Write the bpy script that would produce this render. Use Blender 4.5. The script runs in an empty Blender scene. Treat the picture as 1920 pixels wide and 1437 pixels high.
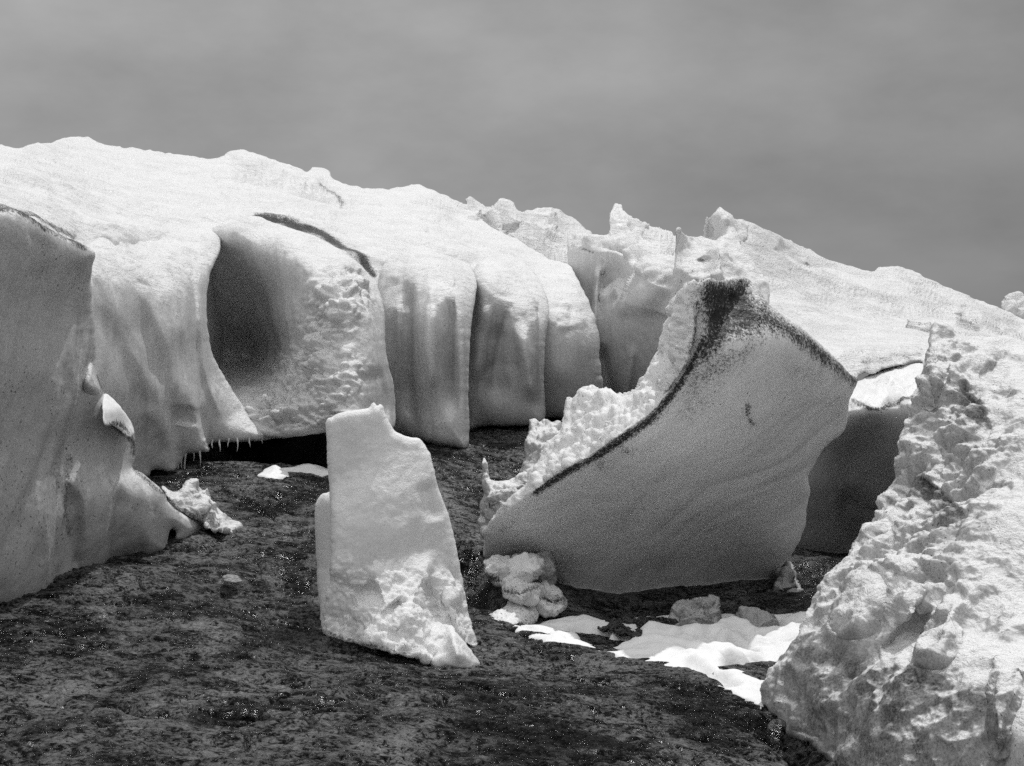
import bpy, math, random
import numpy as np
from mathutils import Vector

# ------------------------------------------------------------------ camera, world, sun
S = bpy.context.scene
F = 50.0/36.0*1920.0          # focal length in photo pixels
CX, CY, CZ = 960.0, 718.5, 2.0
cam = bpy.data.cameras.new('camera'); cam.lens = 50; cam.sensor_width = 36; cam.clip_end = 3000
cam_o = bpy.data.objects.new('camera', cam); S.collection.objects.link(cam_o)
cam_o.location = (0, 0, CZ); cam_o.rotation_euler = (math.radians(90), 0, 0)
S.camera = cam_o

SUN_EL, SUN_AZ = 65.0, 28.0   # azimuth measured from straight ahead (+Y), positive to the right
W = bpy.data.worlds.new('World'); S.world = W; W.use_nodes = True
nt = W.node_tree; nt.nodes.clear()
def wn(t, **k):
    n = nt.nodes.new(t)
    for a, b in k.items(): setattr(n, a, b)
    return n
out = wn('ShaderNodeOutputWorld'); bg = wn('ShaderNodeBackground')
sky = wn('ShaderNodeTexSky', sky_type='NISHITA', sun_disc=False)
sky.sun_elevation = math.radians(SUN_EL); sky.sun_rotation = math.radians(SUN_AZ)
sky.air_density = 1.0; sky.dust_density = 3.0
bw = wn('ShaderNodeRGBToBW'); nt.links.new(sky.outputs[0], bw.inputs[0])
tc = wn('ShaderNodeTexCoord')
mp = wn('ShaderNodeMapping'); mp.inputs['Scale'].default_value = (1.6, 1.6, 3.4); mp.inputs['Location'].default_value = (.35, 0, .2)
nt.links.new(tc.outputs['Generated'], mp.inputs[0])
nz = wn('ShaderNodeTexNoise'); nz.inputs['Scale'].default_value = 2.4; nz.inputs['Detail'].default_value = 7; nz.inputs['Roughness'].default_value = .55
nt.links.new(mp.outputs[0], nz.inputs[0])
mr = wn('ShaderNodeMapRange'); mr.inputs[1].default_value = .3; mr.inputs[2].default_value = .7; mr.inputs[3].default_value = .74; mr.inputs[4].default_value = 1.22
nt.links.new(nz.outputs[0], mr.inputs[0])
# an overcast evens the sky out: mix the clear gradient with a flat cloud grey, then the cloud pattern
mixc = wn('ShaderNodeMix', data_type='FLOAT'); mixc.inputs[0].default_value = .88
nt.links.new(bw.outputs[0], mixc.inputs[2]); mixc.inputs[3].default_value = 4.15
sx = wn('ShaderNodeSeparateXYZ'); nt.links.new(tc.outputs['Generated'], sx.inputs[0])
gz_ = wn('ShaderNodeMapRange'); gz_.inputs[1].default_value = .02; gz_.inputs[2].default_value = .30; gz_.inputs[3].default_value = .66; gz_.inputs[4].default_value = 1.0; nt.links.new(sx.outputs[2], gz_.inputs[0])
gx_ = wn('ShaderNodeMapRange'); gx_.inputs[1].default_value = -.1; gx_.inputs[2].default_value = .45; gx_.inputs[3].default_value = 1.0; gx_.inputs[4].default_value = .70; nt.links.new(sx.outputs[0], gx_.inputs[0])
mg = wn('ShaderNodeMath', operation='MULTIPLY'); nt.links.new(gz_.outputs[0], mg.inputs[0]); nt.links.new(gx_.outputs[0], mg.inputs[1])
gy_ = wn('ShaderNodeMapRange'); gy_.inputs[1].default_value = .5; gy_.inputs[2].default_value = -.4; gy_.inputs[3].default_value = 1.0; gy_.inputs[4].default_value = 2.3; nt.links.new(sx.outputs[1], gy_.inputs[0])  # sky brightened behind the camera, added fill for the shaded ice
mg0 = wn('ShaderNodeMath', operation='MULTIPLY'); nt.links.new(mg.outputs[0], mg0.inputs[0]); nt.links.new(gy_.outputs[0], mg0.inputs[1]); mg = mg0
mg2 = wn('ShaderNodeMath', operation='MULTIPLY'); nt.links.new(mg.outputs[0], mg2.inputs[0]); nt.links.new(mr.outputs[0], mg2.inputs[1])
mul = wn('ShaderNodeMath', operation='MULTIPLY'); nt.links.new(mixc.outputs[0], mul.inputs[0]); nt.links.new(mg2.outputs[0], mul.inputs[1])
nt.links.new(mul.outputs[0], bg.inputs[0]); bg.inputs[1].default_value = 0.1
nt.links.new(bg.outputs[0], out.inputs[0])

sun = bpy.data.lights.new('sun', 'SUN'); sun.energy = 2.25; sun.angle = math.radians(0.53); sun.color = (1, 1, 1)
sun_o = bpy.data.objects.new('sun', sun); S.collection.objects.link(sun_o)
e, a = math.radians(SUN_EL), math.radians(SUN_AZ)
sdir = Vector((math.cos(e)*math.sin(a), math.cos(e)*math.cos(a), math.sin(e)))
sun_o.rotation_euler = sdir.to_track_quat('Z', 'Y').to_euler()
S.view_settings.view_transform = 'Standard'; S.view_settings.look = 'None'; S.view_settings.gamma = 1
S.view_settings.exposure = 0.0
S.render.engine = 'CYCLES'
S.cycles.max_bounces = 8; S.cycles.diffuse_bounces = 4; S.cycles.glossy_bounces = 3
S.cycles.use_fast_gi = False
S.cycles.use_denoising = False
S.cycles.sample_clamp_direct = 14.0

# ------------------------------------------------------------------ numeric helpers
def _hash(ix, iy, iz, s):
    h = (ix.astype(np.uint32)*np.uint32(374761393) + iy.astype(np.uint32)*np.uint32(668265263)
         + iz.astype(np.uint32)*np.uint32(2246822519) + np.uint32((s*3266489917+12345) & 0xffffffff))
    h ^= h >> np.uint32(15); h *= np.uint32(2246822519); h ^= h >> np.uint32(13); h *= np.uint32(3266489917); h ^= h >> np.uint32(16)
    return h
GR = np.array([[1,1,0],[-1,1,0],[1,-1,0],[-1,-1,0],[1,0,1],[-1,0,1],[1,0,-1],[-1,0,-1],[0,1,1],[0,-1,1],[0,1,-1],[0,-1,-1],[1,1,0],[-1,1,0],[0,-1,1],[0,-1,-1]], float)
def perlin(P, seed=0):
    P = np.asarray(P, float); i = np.floor(P).astype(np.int64); f = P - i; u = f*f*f*(f*(f*6-15)+10)
    r = 0
    for dx in (0, 1):
        for dy in (0, 1):
            for dz in (0, 1):
                g = GR[_hash(i[..., 0]+dx, i[..., 1]+dy, i[..., 2]+dz, seed) & np.uint32(15)]
                d = g[..., 0]*(f[..., 0]-dx) + g[..., 1]*(f[..., 1]-dy) + g[..., 2]*(f[..., 2]-dz)
                w = (u[..., 0] if dx else 1-u[..., 0])*(u[..., 1] if dy else 1-u[..., 1])*(u[..., 2] if dz else 1-u[..., 2])
                r = r + w*d
    return r
def fbm(P, octv=3, seed=0, kind='fbm', gain=.5):
    r = 0; a = 1.0; t = 0; P = np.asarray(P, float)
    if kind.endswith('_soft'): gain = .36
    for k in range(octv):
        n = perlin(P*2.03**k + 17.3*k, seed+k)
        if kind[:5] == 'ridge': n = 1-2.4*np.abs(n)-.5
        elif kind[:6] == 'billow': n = 2.4*np.abs(n)-.5
        r = r + a*n; t += a; a *= gain
    return r/t
def sstep(x): x = np.clip(x, 0, 1); return x*x*(3-2*x)
def seg_info(X, Y, pts, closed=False):
    """distance, side (+ = right of travel on the picture), parameter 0..1 along, to a polyline"""
    pts = np.asarray(pts, float)[:, :2]
    a = pts; b = np.roll(pts, -1, 0)
    if not closed: a, b = pts[:-1], pts[1:]
    L = np.hypot(*(b-a).T); cum = np.concatenate([[0], np.cumsum(L)]); tot = cum[-1]
    best = np.full(X.shape, 1e18); bp_ = np.zeros(X.shape); side = np.zeros(X.shape); par = np.zeros(X.shape); cx = np.zeros(X.shape); cy = np.zeros(X.shape)
    for k in range(len(a)):
        d = b[k]-a[k]; l2 = max(d@d, 1e-9)
        t = np.clip(((X-a[k, 0])*d[0]+(Y-a[k, 1])*d[1])/l2, 0, 1)
        qx = a[k, 0]+t*d[0]; qy = a[k, 1]+t*d[1]
        dd = (X-qx)**2+(Y-qy)**2
        cr = (d[0]*(Y-a[k, 1])-d[1]*(X-a[k, 0]))/math.sqrt(l2)
        tie = np.abs(dd-best) <= 1e-9*(1+dd); m = (dd < best) | tie
        ms = (tie & (np.abs(cr) > np.abs(bp_))) | ((dd < best) & ~tie)
        side[ms] = np.sign(cr)[ms]; bp_[ms] = cr[ms]
        best[m] = dd[m]; cx[m] = qx[m]; cy[m] = qy[m]
        par[m] = ((cum[k]+t*L[k])/tot)[m]
    return np.sqrt(best), side, par, cx, cy
def inside(X, Y, pts):
    pts = np.asarray(pts, float)[:, :2]; r = np.zeros(X.shape, bool); n = len(pts)
    for k in range(n):
        x0, y0 = pts[k]; x1, y1 = pts[(k+1) % n]
        if y0 == y1: continue
        m = ((y0 > Y) != (y1 > Y)) & (X < (x1-x0)*(Y-y0)/(y1-y0)+x0)
        r ^= m
    return r
def catmull(pts, n=6, closed=True):
    pts = np.asarray(pts, float); N = len(pts); o = []
    rng = range(N) if closed else range(N-1)
    for k in rng:
        if closed: p0, p1, p2, p3 = pts[k-1], pts[k], pts[(k+1) % N], pts[(k+2) % N]
        else: p0, p1, p2, p3 = pts[max(k-1, 0)], pts[k], pts[k+1], pts[min(k+2, N-1)]
        for t in np.arange(n)/n:
            o.append(.5*((2*p1)+(-p0+p2)*t+(2*p0-5*p1+4*p2-p3)*t*t+(-p0+3*p1-3*p2+p3)*t**3))
    if not closed: o.append(pts[-1])
    return np.array(o)
def rough_line(pts, amp, wl, seed):
    """give a traced outline natural unevenness (amp and wavelength in photo pixels)"""
    pts = np.asarray(pts, float); L = np.hypot(*(np.roll(pts, -1, 0)-pts).T); o = []
    for k in range(len(pts)):
        n = max(1, int(L[k]/4)); q = pts[(k+1) % len(pts)]
        for t in np.arange(n)/n: o.append(pts[k]*(1-t)+q*t)
    o = np.array(o); z = np.zeros(len(o))
    o3 = np.stack([o[:, 0]/wl, o[:, 1]/wl, z+.5], -1)
    o[:, 0] += amp*fbm(o3, 3, seed, gain=.6); o[:, 1] += amp*fbm(o3, 3, seed+9, gain=.6)
    return o
class RBF:
    """thin plate spline through (u, v, value) points"""
    def __init__(s, pts, smooth=1e-3):
        p = np.asarray(pts, float); s.c = p[:, :2].mean(0); s.k = 1/(np.ptp(p[:, :2], axis=0).max()+1e-9)
        q = (p[:, :2]-s.c)*s.k; n = len(q); s.q = q
        r2 = ((q[:, None]-q[None])**2).sum(-1); A = np.zeros((n+3, n+3))
        A[:n, :n] = np.where(r2 > 0, r2*np.log(r2+1e-12), 0) + np.eye(n)*smooth
        A[:n, n] = 1; A[:n, n+1:] = q; A[n, :n] = 1; A[n+1:, :n] = q.T
        s.w = np.linalg.solve(A, np.concatenate([p[:, 2], np.zeros(3)]))
    def __call__(s, X, Y):
        X = (np.asarray(X, float)-s.c[0])*s.k; Y = (np.asarray(Y, float)-s.c[1])*s.k
        r = s.w[-3]+s.w[-2]*X+s.w[-1]*Y
        for i in range(len(s.q)):
            r2 = (X-s.q[i, 0])**2+(Y-s.q[i, 1])**2
            r = r+s.w[i]*r2*np.log(r2+1e-12)
        return r
def place(px, py, d):
    """a photo direction and a distance forward give a point of the place"""
    px, py, d = np.broadcast_arrays(px, py, d)
    return np.stack([(px-CX)/F*d, d*1.0, CZ-(py-CY)/F*d], -1)

# ------------------------------------------------------------------ materials
def mat_base(name):
    m = bpy.data.materials.new(name); m.use_nodes = True; t = m.node_tree; t.nodes.clear()
    def N(ty, **k):
        n = t.nodes.new(ty)
        for a_, b_ in k.items(): setattr(n, a_, b_)
        return n
    o = N('ShaderNodeOutputMaterial'); b = N('ShaderNodeBsdfPrincipled'); t.links.new(b.outputs[0], o.inputs[0])
    return m, t, N, b
def math_n(t, N, op, a_, b_=None, clamp=False):
    n = N('ShaderNodeMath', operation=op, use_clamp=clamp)
    for i, v in enumerate((a_, b_)):
        if v is None: continue
        if hasattr(v, 'links'): t.links.new(v, n.inputs[i])
        else: n.inputs[i].default_value = v
    return n.outputs[0]
def rng_n(t, N, v, a0, a1, b0, b1, smooth=False):
    n = N('ShaderNodeMapRange'); t.links.new(v, n.inputs[0])
    if smooth: n.interpolation_type = 'SMOOTHSTEP'
    for i, x in enumerate((a0, a1, b0, b1)): n.inputs[1+i].default_value = x
    return n.outputs[0]
def noise_n(t, N, vec, scale, detail=3, rough=.5, dist=0):
    n = N('ShaderNodeTexNoise'); n.inputs['Scale'].default_value = scale; n.inputs['Detail'].default_value = detail
    n.inputs['Roughness'].default_value = rough; n.inputs['Distortion'].default_value = dist
    t.links.new(vec, n.inputs['Vector']); return n.outputs['Fac']
def scaled(t, N, vec, s, rot=(0, 0, 0)):
    n = N('ShaderNodeMapping'); n.inputs['Scale'].default_value = s; n.inputs['Rotation'].default_value = rot
    t.links.new(vec, n.inputs[0]); return n.outputs[0]
def ice_material(name, ice=.62, snow=.88, up0=.15, up1=.55, bump=.5, grain=26, sss=.25, speck=.5, streak=.5, rough=.45, dirt_shade_col=.03, layer=(1.5, .0), patch=.7, srot=0, sfreq=5, gamp=.5, gsc=75):
    m, t, N, b = mat_base(name)
    geo = N('ShaderNodeNewGeometry'); pos = geo.outputs['Position']
    sep = N('ShaderNodeSeparateXYZ'); t.links.new(geo.outputs['Normal'], sep.inputs[0])
    n1 = noise_n(t, N, pos, 3.0, 4, .6)
    upn = math_n(t, N, 'ADD', sep.outputs[2], math_n(t, N, 'MULTIPLY', math_n(t, N, 'SUBTRACT', n1, .5), patch))
    tn = N('ShaderNodeAttribute', attribute_name='tone')                # silt bands, grimy zones, and darker and paler streaks in the ice
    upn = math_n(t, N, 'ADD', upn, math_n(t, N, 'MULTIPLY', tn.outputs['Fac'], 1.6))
    fs = rng_n(t, N, upn, up0, up1, 0, 1, True)                       # how snowy: settles on faces that look up
    # ice colour: long faint streaks and cloudy variation inside the ice
    st = noise_n(t, N, scaled(t, N, scaled(t, N, pos, (1, 1, 1), (0, math.radians(srot), 0)), (sfreq, sfreq, .55)), 1.6, 5, .6, .6)
    cl = noise_n(t, N, pos, .8, 3, .5)
    iv = math_n(t, N, 'ADD', math_n(t, N, 'MULTIPLY', math_n(t, N, 'SUBTRACT', st, .5), streak*.5), math_n(t, N, 'MULTIPLY', math_n(t, N, 'SUBTRACT', cl, .5), streak*.45))
    gr = noise_n(t, N, pos, gsc, 3, .7)
    iv = math_n(t, N, 'ADD', iv, math_n(t, N, 'MULTIPLY', math_n(t, N, 'SUBTRACT', gr, .5), gamp*1.2))
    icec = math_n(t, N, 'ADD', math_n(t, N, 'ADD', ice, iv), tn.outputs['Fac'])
    snc = math_n(t, N, 'ADD', snow, math_n(t, N, 'MULTIPLY', math_n(t, N, 'SUBTRACT', gr, .5), .22))
    mx = N('ShaderNodeMix', data_type='FLOAT'); t.links.new(fs, mx.inputs[0]); t.links.new(icec, mx.inputs[2]); t.links.new(snc, mx.inputs[3])
    col = mx.outputs[0]
    # dirt: granular grit and painted cave shade where the mesh carries the 'dirt' value, sparse specks elsewhere
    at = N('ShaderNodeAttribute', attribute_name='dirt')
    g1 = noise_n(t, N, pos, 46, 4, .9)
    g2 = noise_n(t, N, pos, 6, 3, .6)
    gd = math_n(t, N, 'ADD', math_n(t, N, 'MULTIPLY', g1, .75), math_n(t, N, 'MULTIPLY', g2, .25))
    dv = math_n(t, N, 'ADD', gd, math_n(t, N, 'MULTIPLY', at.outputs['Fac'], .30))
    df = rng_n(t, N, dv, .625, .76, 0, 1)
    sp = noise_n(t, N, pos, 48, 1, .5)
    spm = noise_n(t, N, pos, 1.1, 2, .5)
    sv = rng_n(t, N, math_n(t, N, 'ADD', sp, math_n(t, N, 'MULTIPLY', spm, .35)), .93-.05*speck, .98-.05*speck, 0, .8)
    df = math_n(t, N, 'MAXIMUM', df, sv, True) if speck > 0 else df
    mx2 = N('ShaderNodeMix', data_type='FLOAT'); t.links.new(df, mx2.inputs[0]); t.links.new(col, mx2.inputs[2]); mx2.inputs[3].default_value = dirt_shade_col
    cc = N('ShaderNodeCombineColor')
    colc = math_n(t, N, 'MINIMUM', math_n(t, N, 'MAXIMUM', mx2.outputs[0], .02), .93)
    for i in range(3): t.links.new(colc, cc.inputs[i])
    t.links.new(cc.outputs[0], b.inputs['Base Color'])
    b.inputs['Roughness'].default_value = rough; b.inputs['IOR'].default_value = 1.31
    b.inputs['Subsurface Weight'].default_value = sss; b.inputs['Subsurface Radius'].default_value = (.22, .22, .22); b.inputs['Subsurface Scale'].default_value = 1.0
    # bumps: crusty on snow, finely granular on bare ice
    c1 = noise_n(t, N, scaled(t, N, pos, (1, .8, 1.4)), grain*.33, 5, .65, .4)
    c2 = noise_n(t, N, pos, grain*2.6, 3, .6)
    hs = math_n(t, N, 'MULTIPLY', math_n(t, N, 'ADD', c1, math_n(t, N, 'MULTIPLY', c2, .3)), rng_n(t, N, fs, 0, 1, .16, 1.0))
    bp = N('ShaderNodeBump'); bp.inputs['Strength'].default_value = bump; bp.inputs['Distance'].default_value = .08
    t.links.new(hs, bp.inputs['Height'])
    ly = noise_n(t, N, scaled(t, N, pos, (.75, .45, 2.2), (0, math.radians(14), 0)), layer[0]*1.3, 6, .68, .7)
    h2 = math_n(t, N, 'MULTIPLY', ly, rng_n(t, N, sep.outputs[2], .25, .75, 0, 1, True))
    b2 = N('ShaderNodeBump'); b2.inputs['Strength'].default_value = layer[1]; b2.inputs['Distance'].default_value = .35
    t.links.new(h2, b2.inputs['Height']); t.links.new(b2.outputs[0], bp.inputs['Normal'])
    t.links.new(bp.outputs[0], b.inputs['Normal'])
    return m
def rock_material(name, lo=.006, hi=.30, rough=.20, bump=1.0, sc=1.0, mid=.5):
    m, t, N, b = mat_base(name)
    geo = N('ShaderNodeNewGeometry'); pos = geo.outputs['Position']
    v = scaled(t, N, pos, (1, .6, 1.3), (0, 0, .25))
    n1 = noise_n(t, N, v, 1.1*sc, 4, .6, .6); n2 = noise_n(t, N, scaled(t, N, pos, (.7, 1, 1), (0, 0, -.3)), 6*sc, 6, .72, .9)
    n3 = noise_n(t, N, scaled(t, N, pos, (.8, 1, 1), (0, 0, .5)), 34*sc, 5, .8, .6); n4 = noise_n(t, N, scaled(t, N, pos, (1.0, .42, .8)), 62*sc, 2, .5)
    s = math_n(t, N, 'ADD', math_n(t, N, 'MULTIPLY', n1, .38), math_n(t, N, 'ADD', math_n(t, N, 'MULTIPLY', n2, .34), math_n(t, N, 'MULTIPLY', n3, .28)))
    col = rng_n(t, N, s, mid-.06, mid+.09, lo, hi)
    cr = rng_n(t, N, math_n(t, N, 'ADD', math_n(t, N, 'MULTIPLY', n3, .7), math_n(t, N, 'MULTIPLY', n2, .3)), .45, .515, .02, 1, True)   # black pits and cracks
    col = math_n(t, N, 'MULTIPLY', col, cr)
    cc = N('ShaderNodeCombineColor')
    for i in range(3): t.links.new(col, cc.inputs[i])
    t.links.new(cc.outputs[0], b.inputs['Base Color'])
    wet = rng_n(t, N, math_n(t, N, 'ADD', n2, math_n(t, N, 'MULTIPLY', math_n(t, N, 'SUBTRACT', n1, .5), .8)), .46, .58, rough*.55, rough*2.4)
    t.links.new(wet, b.inputs['Roughness'])
    t.links.new(math_n(t, N, 'ADD', math_n(t, N, 'MULTIPLY', cr, .34), .14), b.inputs['Specular IOR Level'])
    h = math_n(t, N, 'ADD', math_n(t, N, 'MULTIPLY', n2, 1.0), math_n(t, N, 'ADD', math_n(t, N, 'MULTIPLY', n3, .55), math_n(t, N, 'MULTIPLY', n4, .42)))
    bp = N('ShaderNodeBump'); bp.inputs['Strength'].default_value = bump; bp.inputs['Distance'].default_value = .06
    t.links.new(h, bp.inputs['Height']); t.links.new(bp.outputs[0], b.inputs['Normal'])
    return m
M_GLACIER = ice_material('glacier_ice_and_snow', ice=.58, snow=.86, layer=(1.6, .5), gsc=45, grain=22, bump=.55, sss=.2)
M_FAR = ice_material('wind_crusted_snow', ice=.62, snow=.86, layer=(1.1, .8), gsc=35, up0=0, up1=.35, grain=15, bump=.8, sss=.0, speck=.2)
M_WALL = ice_material('grey_speckled_ice', ice=.54, snow=.86, grain=26, bump=.35, sss=.2, speck=1.1, streak=.35)
M_SLAB = ice_material('clear_white_ice', ice=.72, snow=.92, grain=30, bump=.5, sss=.45, gamp=.25, speck=.0, streak=.2)
M_BLOCK = ice_material('banded_grey_ice', ice=.82, snow=.88, srot=-52, sfreq=3.5, grain=30, bump=.4, sss=.35, speck=.4, streak=.75)
M_MOUND = ice_material('rotten_clumpy_ice', patch=2.2, ice=.40, snow=.86, up0=.35, up1=.85, grain=20, bump=.8, sss=.2, speck=.5, streak=.9)
M_RIM = ice_material('granular_snow_crust', ice=.70, snow=.88, up0=-.2, up1=.4, grain=26, bump=.7, sss=.1, speck=.5, streak=.3)
M_SNOW = ice_material('old_snow', ice=.85, snow=.90, grain=16, bump=.15, sss=.1, speck=.0, streak=.1, rough=.6)
M_ROCK = rock_material('wet_dark_rock', hi=.30, mid=.53)
M_STONE = rock_material('dark_boulder_rock', lo=.02, hi=.12, rough=.35, bump=.7, sc=1.6)
M_PALE = rock_material('pale_stone', lo=.18, hi=.45, rough=.5, bump=.3, sc=2)
M_DIRTY = ice_material('dirty_melting_ice', ice=.22, snow=.5, up0=.4, up1=.95, grain=22, bump=.6, sss=.1, speck=1.0, streak=.5)

# ------------------------------------------------------------------ object builders
C = S.collection
def tag(o, label=None, cat=None, group=None, kind=None):
    if label: o['label'] = label
    if cat: o['category'] = cat
    if group: o['group'] = group
    if kind: o['kind'] = kind
    return o
def link_mesh(name, V, faces, mat, parent=None, dirt=None, origin=None, tone=None):
    V = np.asarray(V, float)
    if origin is None:
        origin = np.array([V[:, 0].mean(), V[:, 1].mean(), V[:, 2].min()])
    V = V-origin
    me = bpy.data.meshes.new(name); faces = np.asarray(faces, np.int32)
    me.vertices.add(len(V)); me.vertices.foreach_set('co', V.astype(np.float32).ravel())
    k = faces.shape[1]; me.loops.add(faces.size); me.loops.foreach_set('vertex_index', faces.ravel())
    me.polygons.add(len(faces)); me.polygons.foreach_set('loop_start', np.arange(0, faces.size, k, dtype=np.int32))
    me.polygons.foreach_set('loop_total', np.full(len(faces), k, np.int32))
    me.polygons.foreach_set('use_smooth', np.ones(len(faces), bool))
    me.update(calc_edges=True); me.validate()
    if dirt is not None:
        a_ = me.attributes.new('dirt', 'FLOAT', 'POINT'); a_.data.foreach_set('value', dirt.astype(np.float32))
    if tone is not None:
        a_ = me.attributes.new('tone', 'FLOAT', 'POINT'); a_.data.foreach_set('value', tone.astype(np.float32))
    me.materials.append(mat)
    o = bpy.data.objects.new(name, me); C.objects.link(o)
    o.location = Vector(origin)
    if parent is not None:
        o.parent = parent; o.location = Vector(origin)-parent.location
    return o
def features(X, Y, feats, d):
    for f in feats:
        k = f[0]
        if k == 'edge':      # fold edge: going down the line, material on the picture's right is pushed back, then recovers over L
            _, pts, w, A, L, taper = f
            dist, side, par, _, _ = seg_info(X, Y, catmull(pts, 5, False))
            s = -dist*side
            tp = sstep(np.minimum(par/taper, 1))*sstep(np.minimum((1-par)/taper, 1)+(.0 if len(f) < 7 else 0)) if taper > 0 else 1
            if taper < 0: tp = sstep(np.minimum(par/-taper, 1))
            d = d + A*tp*sstep(s/w*.5+.5)*np.exp(-np.clip(s, 0, None)/L)
        elif k == 'ridge':   # rounded swelling (+ towards the camera) along a line
            _, pts, w, A = f[:4]
            dist, side, par, _, _ = seg_info(X, Y, catmull(pts, 5, False))
            tp = sstep(np.minimum(par, 1-par)*4) if len(f) < 5 else 1
            d = d - A*tp*np.exp(-(dist/w)**2)
        elif k == 'side':    # everything right of the line recedes with a slope (m per 100 px)
            _, pts, sl, soft = f
            dist, side, par, _, _ = seg_info(X, Y, catmull(pts, 5, False))
            s = np.clip(dist*side, -soft*4, None)
            d = d + sl/100*np.where(s > soft*3, s, soft*np.log1p(np.exp(np.clip(s/soft, -20, 20))))
        elif k == 'poly':    # a mound (+A towards camera) inside an outline
            _, pts, w, A = f
            pp = catmull(pts, 4)
            dist, _, _, _, _ = seg_info(X, Y, pp, True)
            s = np.where(inside(X, Y, pp), dist, 0)
            u = np.clip(s/w, 0, 1)
            d = d - A*(u if len(f) < 5 else np.sqrt(1-(1-u)**2+1e-9))
    return d
def relief(name, outline, ctrl, mat, thick=1.0, rnd=.4, feats=(), noise=(), step=3.0, parent=None, dirt=(), jag=(2.5, 18), smooth_n=5, seed=1,
           back=None, rfn=None, tone=()):
    """a closed solid: the photo's outline at its own distance, real thickness behind, rounded at every edge"""
    ol = catmull(outline, smooth_n) if smooth_n > 1 else np.asarray(outline, float)
    if jag: ol = rough_line(ol, jag[0], jag[1], seed)
    x0, y0 = ol.min(0)-step*2; x1, y1 = ol.max(0)+step*2
    xs = np.arange(x0, x1, step); ys = np.arange(y0, y1, step); X, Y = np.meshgrid(xs, ys)
    dist, _, _, qx, qy = seg_info(X, Y, ol, True); ins = inside(X, Y, ol)
    sd = np.where(ins, dist, -dist); keep = sd > -.55*step
    cell = keep[:-1, :-1] & keep[1:, :-1] & keep[:-1, 1:] & keep[1:, 1:]
    use = np.zeros_like(keep); cnt = np.zeros(keep.shape, int)
    for dy in (0, 1):
        for dx in (0, 1):
            sl = (slice(dy, dy+cell.shape[0]), slice(dx, dx+cell.shape[1]))
            use[sl] |= cell; cnt[sl] += cell
    bnd = use & (cnt < 4)
    X = np.where(bnd, qx, X); Y = np.where(bnd, qy, Y); s = np.where(bnd, 0, np.clip(sd, 0, None))
    d0 = RBF(ctrl)(X, Y); d0 = features(X, Y, feats, d0)
    dm = float(np.mean([c[2] for c in ctrl]))
    R = rnd if rfn is None else rnd*rfn(X, Y)
    wpx = max(rnd*F/dm, 1e-3)
    u = np.clip(s/wpx, 0, 1); prof = 1-np.sqrt(np.clip(1-(1-u)**2, 0, 1))
    df = d0+R*prof
    P = place(X, Y, df)
    gx = np.gradient(P, axis=1); gy = np.gradient(P, axis=0)
    n = np.cross(gy, gx); n /= np.linalg.norm(n, axis=-1, keepdims=True)+1e-12
    if noise:
        u2 = .35+.65*np.clip(s/(step*4), 0, 1) if step < 2.45 else .12+.88*np.clip(s/(step*11), 0, 1)
        for (amp, sc, octv, kind, stretch, mask) in noise:
            q = stretch(P)*sc if callable(stretch) else P*np.array(stretch)*sc
            v = fbm(q, octv, seed+int(sc*7), kind)
            mk = 1.0 if mask is None else mask(X, Y, n)
            P = P+n*(amp*v*mk*u2)[..., None]
    wb = max(thick*.5*F/dm, 1e-3) if back is None else back
    ub = np.clip(s/wb, 0, 1)
    db = d0+R+thick*np.sqrt(np.clip(1-(1-ub)**2, 0, 1))
    PB = place(X, Y, db)
    idx = -np.ones(keep.shape, int); fl = use.ravel(); idx.ravel()[fl] = np.arange(fl.sum()); nf = fl.sum()
    intr = use & ~bnd; idb = idx.copy(); idb[intr] = nf+np.arange(intr.sum())
    V = np.concatenate([P[use], PB[intr]])
    j, i = np.nonzero(cell)
    ff = np.stack([idx[j, i], idx[j+1, i], idx[j+1, i+1], idx[j, i+1]], -1)
    fb = np.stack([idb[j, i], idb[j, i+1], idb[j+1, i+1], idb[j+1, i]], -1)
    ok = np.array([(ff == fb[:, [0, 3, 2, 1]]).all(1)]).ravel()
    faces = np.concatenate([ff, fb[~ok]])
    D = np.zeros(keep.shape)
    for f in dirt:
        if f[0] == 'line':
            _, pts, w, A = f
            dd, sdd, pr, _, _ = seg_info(X, Y, catmull(pts, 5, False)); D = np.maximum(D, A*np.exp(-(dd/w)**2))
        else:
            _, pts, w, A = f
            dd, _, _, _, _ = seg_info(X, Y, pts, True); ii = inside(X, Y, pts)
            D = np.maximum(D, A*sstep(np.where(ii, dd, -dd)/w*.5+.5))
    Dv = np.concatenate([D[use], np.zeros(intr.sum())])
    T = np.zeros(keep.shape)
    for pts, w, A in tone:
        dd, sdd, pr, _, _ = seg_info(X, Y, catmull(pts, 6, False)); s_ = dd*sdd
        T += A*np.where(s_ < 0, np.exp(-(s_/(w*.35))**2), np.exp(-s_/(w*2.5)))*sstep(np.minimum(pr, 1-pr)*5)
    Tv = np.concatenate([T[use], np.zeros(intr.sum())])
    return link_mesh(name, V, faces, mat, parent, Dv, tone=Tv)

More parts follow.
